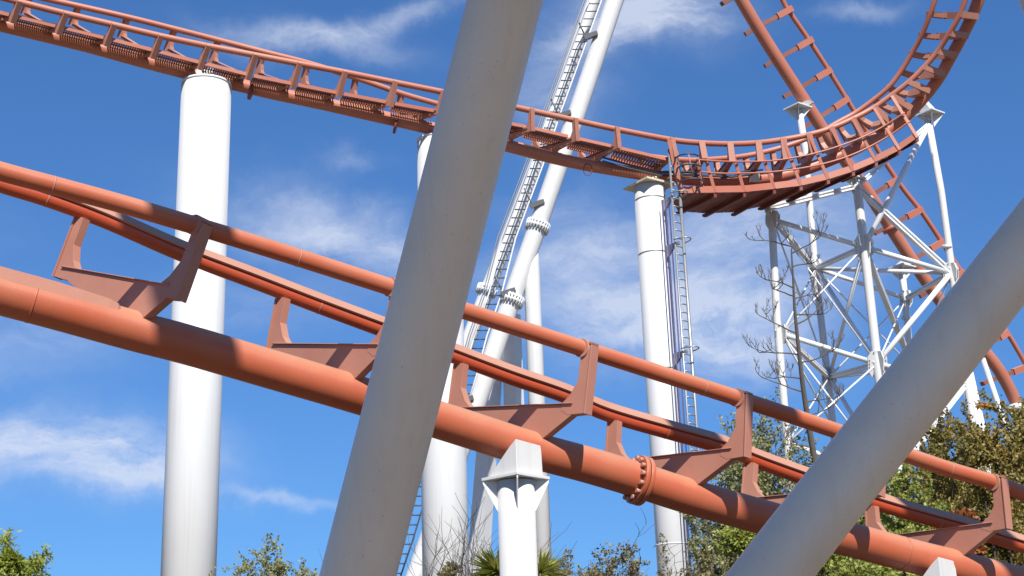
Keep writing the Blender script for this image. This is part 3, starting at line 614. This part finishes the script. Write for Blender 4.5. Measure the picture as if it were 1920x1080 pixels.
def head(px, py, z, w, lab, dirpx, par, h=.5):
    c_ = PT(px, py, z); ex = Vector((.8, .6, 0)); ey = Vector((-.6, .8, 0)); m = MB()
    m.prism([c_ + ex * w * a + ey * w * b for a, b in ((-1, -1), (1, -1), (1, 1), (-1, 1))], Vector((0, 0, .05)))
    tgt = PT(*dirpx, z + .1) - c_
    m.hull_quad([c_ + ex * w * .6 * a + ey * w * .6 * b + Vector((0, 0, .03)) for a, b in ((-1, -1), (1, -1), (1, 1), (-1, 1))], [c_ + tgt + ex * w * .42 * a + ey * w * .42 * b for a, b in ((-1, -1), (1, -1), (1, 1), (-1, 1))])
    for dx, dy in ((1, 1), (1, -1), (-1, 1), (-1, -1)):
        dv_ = (ex * dx + ey * dy).normalized(); m.prism([c_ + dv_ * .08 - Vector((0, 0, .03)), c_ + dv_ * w * 1.3 - Vector((0, 0, .03)), c_ + dv_ * .08 - Vector((0, 0, h))], dv_.cross(Vector((0, 0, 1))) * .03)
    m.build('head_bracket', 'white_paint', par)
head(1744, 214, Z('c'), .36, '', (1728, 190), lC)
head(1496, 203, Z('d'), .38, '', (1515, 192), lD)
head(1690, 502, Z('e'), .38, '', (1702, 487), lE)
head(1604, 336, ZT, .26, '', (1606, 318), lB, .3); head(1433, 374, Z('a'), .26, '', (1430, 362), lA, .3)
# white pipes of further supports at the far right
for (x, y, xb, r_, lab) in ((1843, 672, 1868, 4.5, 'thin white strut beside the distant orange spine at the right edge'), (1812, 700, 1822, 13, 'white support foot seen through the gap right of the big grey tube')):
    top = P(x, y, 52); bt = P(xb, 745, 52); e = bt - top; bot = top + e * (top.z / -e.z); t = thing('support_strut', lab, 'support strut', bot, 'white struts at the right')
    MB().tube([bot, top], r_ / F * 52, 16).build('pipe', 'white_paint', t)
    MB().tube([bot, bot + Vector((0, 0, .08))], r_ / F * 52 * 1.6, 16).build('base_plate', 'white_paint', t)
t = thing('track_pedestal', 'white pedestal under the foot of the distant orange spine', 'support column', ground_of(P(1910, 770, 54)))
c_ = P(1910, 770, 54.6); MB().tube([ground_of(c_), c_], .3, 20).build('shaft', 'white_paint', t)
MB().tube([c_, c_ + Vector((0, 0, .25))], [.5, .3], 20).build('cap_plate', 'white_paint', t)

# ------------------------------------------------------------------ vegetation
def rvec(rn): 
    while True:
        v = Vector((rn.uniform(-1, 1), rn.uniform(-1, 1), rn.uniform(-1, 1)))
        if .05 < v.length < 1: return v.normalized()
def add_leaf(mb, p, d, l, w, rn):
    s = d.cross(rvec(rn)).normalized() * w; b = len(mb.v); nrm = s.cross(d).normalized() * l * .12
    mb.v += [p, p + d * l * .5 + s + nrm, p + d * l, p + d * l * .5 - s + nrm]; mb.f.append((b, b + 1, b + 2, b + 3)); mb.sm.append(True)
def tree(name, label, cat, px, ytop, z, width, seed, leaf='leaf_green', bark='bark_grey', dens=1.0, leafl=.12, levels=4, group=None, spread=.55, crown0=.3, twig=.006, droop=0, bare=False, trunk_r=.11, nk=(5, 5, 5, 5), leafw=.32, rust=0, lean=0, hw=None):
    rn = random.Random(seed)
    top = P(px, ytop, z); base = ground_of(top); H = top.z
    # keep the base straight below the top
    t = thing(name, label, cat, base, group)
    tb = MB(); lb_ = MB(); tips = []
    def branch(p, d, L_, r, lev):
        n_ = 5 if lev < 2 else 3; pts = [p]; dd = d.copy()
        for k in range(n_):
            dd = (dd + rvec(rn) * (.16 if lev == 0 else .28) + Vector((0, 0, .06 if lev else .1)) - Vector((0, 0, droop * lev * .12))).normalized()
            pts.append(pts[-1] + dd * L_ / n_)
        tb.tube(pts, [r * (1 - .55 * k / n_) for k in range(n_ + 1)], 7 if lev < 2 else (5 if lev == 2 else 3), caps=False)
        if lev >= levels:
            tips.append((pts, dd)); return
        m_ = nk[min(lev, len(nk) - 1)]
        for k in range(m_):
            f_ = rn.uniform(crown0 if lev == 0 else .25, 1.0) if k else 1.0
            i = min(int(f_ * n_), n_ - 1); q = pts[i].lerp(pts[i + 1], f_ * n_ - i)
            side = rvec(rn); side = (side - dd * side.dot(dd)).normalized()
            nd = (dd * (1 - spread * .6) + side * spread * rn.uniform(.7, 1.3)); 
            if lev == 0: nd = Vector((nd.x * width, nd.y * width, abs(nd.z) + .15))
            branch(q, nd.normalized(), L_ * rn.uniform(.5, .72) * (1 if lev else min(1.1, .75 + .2 * width)), max(r * rn.uniform(.42, .6), twig), lev + 1)
    branch(base, Vector((lean, 0, 1)).normalized(), H * .60, trunk_r, 0)
    # normalise the height so that the crown top is where the photo has it
    allz = max(v.z for v in tb.v); k_ = H / allz
    xs_ = sorted(abs(v.x - base.x) for v in tb.v if v.z > allz * .4); kx = hw / xs_[int(len(xs_) * .97)] if hw else 1
    def fit(v): return Vector((base.x + (v.x - base.x) * kx, base.y + (v.y - base.y) * max(kx, .6), v.z * k_))
    tb.v = [fit(v) for v in tb.v]
    tb.build('trunk', bark, t)
    if not bare:
        for pts, dd in tips:
            for q in range(max(1, int(14 * dens))):
                i = rn.randrange(len(pts) - 1); p = fit(pts[i].lerp(pts[i + 1], rn.random()))
                d = (dd * .5 + rvec(rn) + Vector((0, 0, -.35 - droop))).normalized(); add_leaf(lb_, p + rvec(rn) * leafl * 1.1 * rn.random(), d, leafl * rn.uniform(.6, 1.25), leafl * leafw * rn.uniform(.7, 1.2), rn)
        lb_.build('crown', leaf, t)
    return t
# dark, dense shrubbery masses low behind
def shrub(label, px, ytop, z, w, seed, leaf, n=9000, leafl=.12, group='leafy shrubs at the bottom', cat='shrub', name='leafy_shrub', hfac=1.0, twigs=60, clump=16):
    rn = random.Random(seed); top = P(px, ytop, z); base = ground_of(top); H = top.z
    t = thing(name, label, cat, base, group); lb_ = MB(); tb = MB(); cl = []
    for k in range(clump):
        a_ = rn.uniform(0, math.tau); rr_ = w * math.sqrt(rn.random()) * .8; zz = H * (1 - (rr_ / w) ** 2 * .45) * rn.uniform(.5, .97)
        cl.append((base + Vector((rr_ * math.cos(a_), rr_ * math.sin(a_), zz)), rn.uniform(.14, .3) * w))
    for k in range(7):
        a_ = rn.uniform(0, math.tau)
    for c_, r_ in cl:
        mid = base.lerp(c_, .5) + rvec(rn) * .2; mid.z = c_.z * .55
        tb.tube([base + rvec(rn) * .1 * w * Vector((1, 1, 0)).length * .3, mid, c_], [.07, .04, .015], 5, caps=False)
        for q in range(twigs // 8): 
            e_ = c_ + rvec(rn) * r_ * rn.uniform(.9, 1.35); tb.tube([c_ + rvec(rn) * r_ * .2, c_.lerp(e_, .6) + rvec(rn) * .05, e_], [.014, .01, .004], 3, caps=False)
    for q in range(n):
        c_, r_ = cl[rn.randrange(len(cl))]; v = rvec(rn); p = c_ + Vector((v.x, v.y, v.z * .8)) * r_ * (rn.random() ** .45) * (1 + .35 * math.sin(v.x * 9 + v.z * 7))
        if p.z > H: continue
        add_leaf(lb_, p, (v + rvec(rn) + Vector((0, 0, -.2))).normalized(), leafl * rn.uniform(.6, 1.3), leafl * .3, rn)
    tb.build('stem', 'bark_dark', t); lb_.build('foliage', leaf, t); return t

# far left willow
tree('willow_tree', 'bright yellow-green willow crown in the bottom left corner', 'tree', 15, 1000, 24, 1.0, 4, 'leaf_willow', dens=3.4, leafl=.12, droop=.5, leafw=.14, nk=(9, 6, 5, 5), spread=.6, crown0=.45, hw=1.0)
shrub('dense yellow-green foliage below the willow crown at the bottom left', -5, 1008, 23, .95, 44, 'leaf_willow', n=14000, leafl=.11)
tree('sparse_tree', 'small airy olive-green tree between the wide white column and the grey tube', 'tree', 572, 992, 27, 1.0, 21, 'leaf_olive', dens=2.2, leafl=.07, nk=(9, 6, 5, 4), spread=.7, crown0=.45, trunk_r=.06, hw=1.5)
tree('sparse_tree', 'thin twiggy crown just right of the wide white column base', 'tree', 430, 1045, 27, 1.0, 25, 'leaf_olive', dens=.5, leafl=.06, nk=(6, 5, 4, 3), spread=.6, crown0=.5, trunk_r=.05, hw=.45)
for i, (x, y, s_, z_) in enumerate(((752, 962, 31, 24), (812, 935, 32, 23.5), (862, 948, 33, 24))):
    tree('bare_shrub', ['leafless upright twigs beside the grey tube and dark ladder foot', 'tallest leafless twigs in front of the white column', 'leafless twigs at the right side of the white column base'][i], 'shrub', x, y, z_, .9, s_, bark='bark_grey', bare=True, nk=(9, 6, 4, 3), levels=3, spread=.42, crown0=.25, trunk_r=.03, twig=.006, group='leafless shrubs in front of the white column')
shrub('sparse small-leaved shrub at the foot of the hidden white column', 865, 1008, 23.5, .55, 51, 'leaf_sparse', n=3000, leafl=.085)
shrub('dark green bushy shrub left of the short track column', 905, 1005, 23.8, .45, 52, 'leaf_green', n=3500, leafl=.07)
# spiky yuccas
def yucca(label, px, ytop, z, seed, n=110, L=1.0):
    rn = random.Random(seed); top = P(px, ytop, z); base = ground_of(top); c_ = Vector((base.x, base.y, top.z - L * .92))
    t = thing('yucca_plant', label, 'plant', base, 'spiky plants beside the short column'); MB().tube([base, c_], [.13, .1], 10).build('trunk', 'bark_grey', t); m = MB()
    for k in range(n):
        d = rvec(rn); d.z = rn.uniform(-.5, 1.0); d.normalize(); l_ = L * rn.uniform(.75, 1); s = d.cross(Vector((0, 0, 1)) + rvec(rn) * .3).normalized() * .02
        b = len(m.v); e_ = c_ + d * l_ + Vector((0, 0, -.08 * l_)); mdl = c_ + d * l_ * .5
        m.v += [c_ - s, c_ + s, mdl + s, e_, mdl - s]; m.f.append((b, b + 1, b + 2, b + 3, b + 4)); m.sm.append(False)
    m.build('blades', 'leaf_palm', t)
yucca('spiky yellow-green yucca left of the short track column', 932, 1004, 21.5, 61, 170, .6)
yucca('spiky yucca emerging right of the short track column', 1010, 1012, 21.5, 62, 150, .55)
for i, (x, y, s_, z_, lab) in enumerate(((1085, 1012, 71, 25, 'brownish small-leaved tree just right of the short column'), (1160, 1016, 72, 26, 'thin brownish tree below the bolted flange'), (1235, 1003, 74, 27, 'sparse tree in front of the ringed column base'))):
    tree('small_leaved_tree', lab, 'tree', x, y, z_, 1.1, s_, 'leaf_sparse', 'bark_dark', dens=1.8, leafl=.07, nk=(9, 6, 5, 4), spread=.6, crown0=.4, trunk_r=.05, hw=.85, group='small-leaved trees along the bottom edge')
tree('bare_tree', 'leafless branching tree in front of the ringed white column', 'tree', 1275, 935, 24, 1.0, 81, bark='bark_dark', bare=True, nk=(8, 5, 4, 3), spread=.6, crown0=.35, trunk_r=.045, twig=.006)
shrub('low olive shrub between the small trees at the bottom edge', 1110, 1004, 24, .85, 53, 'leaf_sparse', n=10000, leafl=.08)
shrub('small twiggy shrub beside the base of the airy olive tree', 520, 1022, 27, .75, 55, 'leaf_olive', n=5000, leafl=.07)
shrub('low dark shrub at the foot of the ringed column', 1205, 1012, 26, .75, 54, 'leaf_sparse', n=9000, leafl=.08)
# right mass
for i, (x, y, z_, w, s_, leaf, d_, lab) in enumerate((
        (1408, 722, 30, .55, 91, 'leaf_olive', 1.5, 'tall airy tree left of the right grey tube, behind the ringed column ladder'),
        (1390, 810, 29, .5, 92, 'leaf_olive', 1.5, 'airy olive tree behind the rails at right of centre'),
        (1765, 762, 33, 1.1, 93, 'leaf_mixed', 5.8, 'large dense tree right of the right grey tube'),
        (1860, 742, 34, 1.1, 94, 'leaf_mixed', 5.8, 'large green and orange tree at the right edge'),
        (1930, 740, 33, 1.1, 95, 'leaf_mixed', 5.8, 'large tree cut by the right edge of the picture'),
        (1690, 840, 31, 1.0, 96, 'leaf_green', 4.0, 'dark green tree directly behind the right grey tube'))):
    tree('broadleaf_tree', lab, 'tree', x, y, z_, w, s_, leaf, 'bark_grey', dens=d_, leafl=.10 if i > 1 else .08, hw=2.1 if i > 1 else (1.45, 1.0)[i], nk=(11, 7, 5, 4), spread=.62, crown0=.35, group='leafy trees at the lower right', trunk_r=.12)
for (x, y, z_, w, s_, leaf, n_, lab) in (
        (1410, 955, 25, 1.05, 101, 'leaf_green', 24000, 'bright green dense shrub under the track, left of the right grey tube'),
        (1330, 1010, 24, .9, 108, 'leaf_sparse', 8000, 'brownish dense shrub right of the ringed column base'),
        (1500, 930, 28, 1.5, 102, 'leaf_green', 14000, 'green shrub seen behind the right grey tube'),
        (1720, 900, 28, 1.5, 103, 'leaf_green', 15000, 'dark green shrub behind the rails at the right'),
        (1850, 860, 29, 1.6, 104, 'leaf_mixed', 17000, 'mixed green shrub below the large right-hand trees'),
        (1640, 1020, 23, 1.1, 105, 'leaf_green', 11000, 'green undergrowth under the spine right of the grey tube'),
        (1780, 898, 22, .7, 106, 'leaf_rust', 9000, 'rust-orange foliage between the two rails at the right'),
        (1905, 990, 24, .9, 107, 'leaf_mixed', 9000, 'mixed undergrowth in the bottom right corner'),
        (1925, 800, 31, 1.4, 109, 'leaf_mixed', 14000, 'dense foliage at the right edge below the pedestal')):
    shrub(lab, x, y, z_, w, s_, leaf, n=int(n_ * 2.0), leafl=.09, clump=34)

# bare tree with candelabra twigs in front of the lattice tower
rn = random.Random(12); base = ground_of(P(1520, 900, 30)); t = thing('leafless_tree', 'slender leafless tree with curling twig tips in front of the lattice tower', 'tree', base)
trunk = [(1550, 1075), (1545, 1000), (1532, 930), (1527, 860), (1515, 790), (1505, 720), (1497, 650), (1490, 580), (1487, 520), (1484, 470), (1488, 442)]
tp = [P(x, y, 30) for x, y in trunk]; tp[0:0] = [ground_of(tp[0])]
tb = MB(); tb.tube(tp, [.10, .095, .09, .08, .068, .058, .05, .042, .032, .022, .015, .009], 8)
def twig(p, d, L_, r, lev):
    pts = [p]; dd = d.copy()
    for k in range(5):
        dd = (dd + Vector((0, 0, (.02, .14, .3, .3)[lev])) + rvec(rn) * .2).normalized(); pts.append(pts[-1] + dd * L_ / 5)
    tb.tube(pts, [r * (1 - .11 * k) for k in range(6)], 5, caps=False)
    if lev < 3:
        n_ = (4, 3, 4)[lev]
        for k in range(n_):
            q = pts[5] if k < 2 else pts[rn.choice((2, 3, 4))]; sd_ = RT * rn.choice((-1, 1)) * .7 + rvec(rn) * .5; sd_.z = abs(sd_.z) * .6
            twig(q, (dd * .6 + sd_).normalized(), L_ * ((.42, .5, .55)[lev]) * rn.uniform(.8, 1.2), r * .66, lev + 1)
for i, (x, y) in enumerate(((1484, 475), (1489, 555), (1494, 608), (1498, 665), (1509, 755), (1486, 462), (1487, 500), (1489, 540), (1492, 590), (1495, 625), (1500, 680), (1507, 735), (1512, 780), (1522, 840), (1490, 560), (1503, 710))):
    a_ = math.pi * (i % 2) + rn.uniform(-.7, .7); twig(P(x, y, 30), Vector((math.cos(a_), math.sin(a_) * .7, .25)).normalized(), rn.uniform(.5, .85), .019, 0)
tb.build('trunk', 'bark_grey', t)
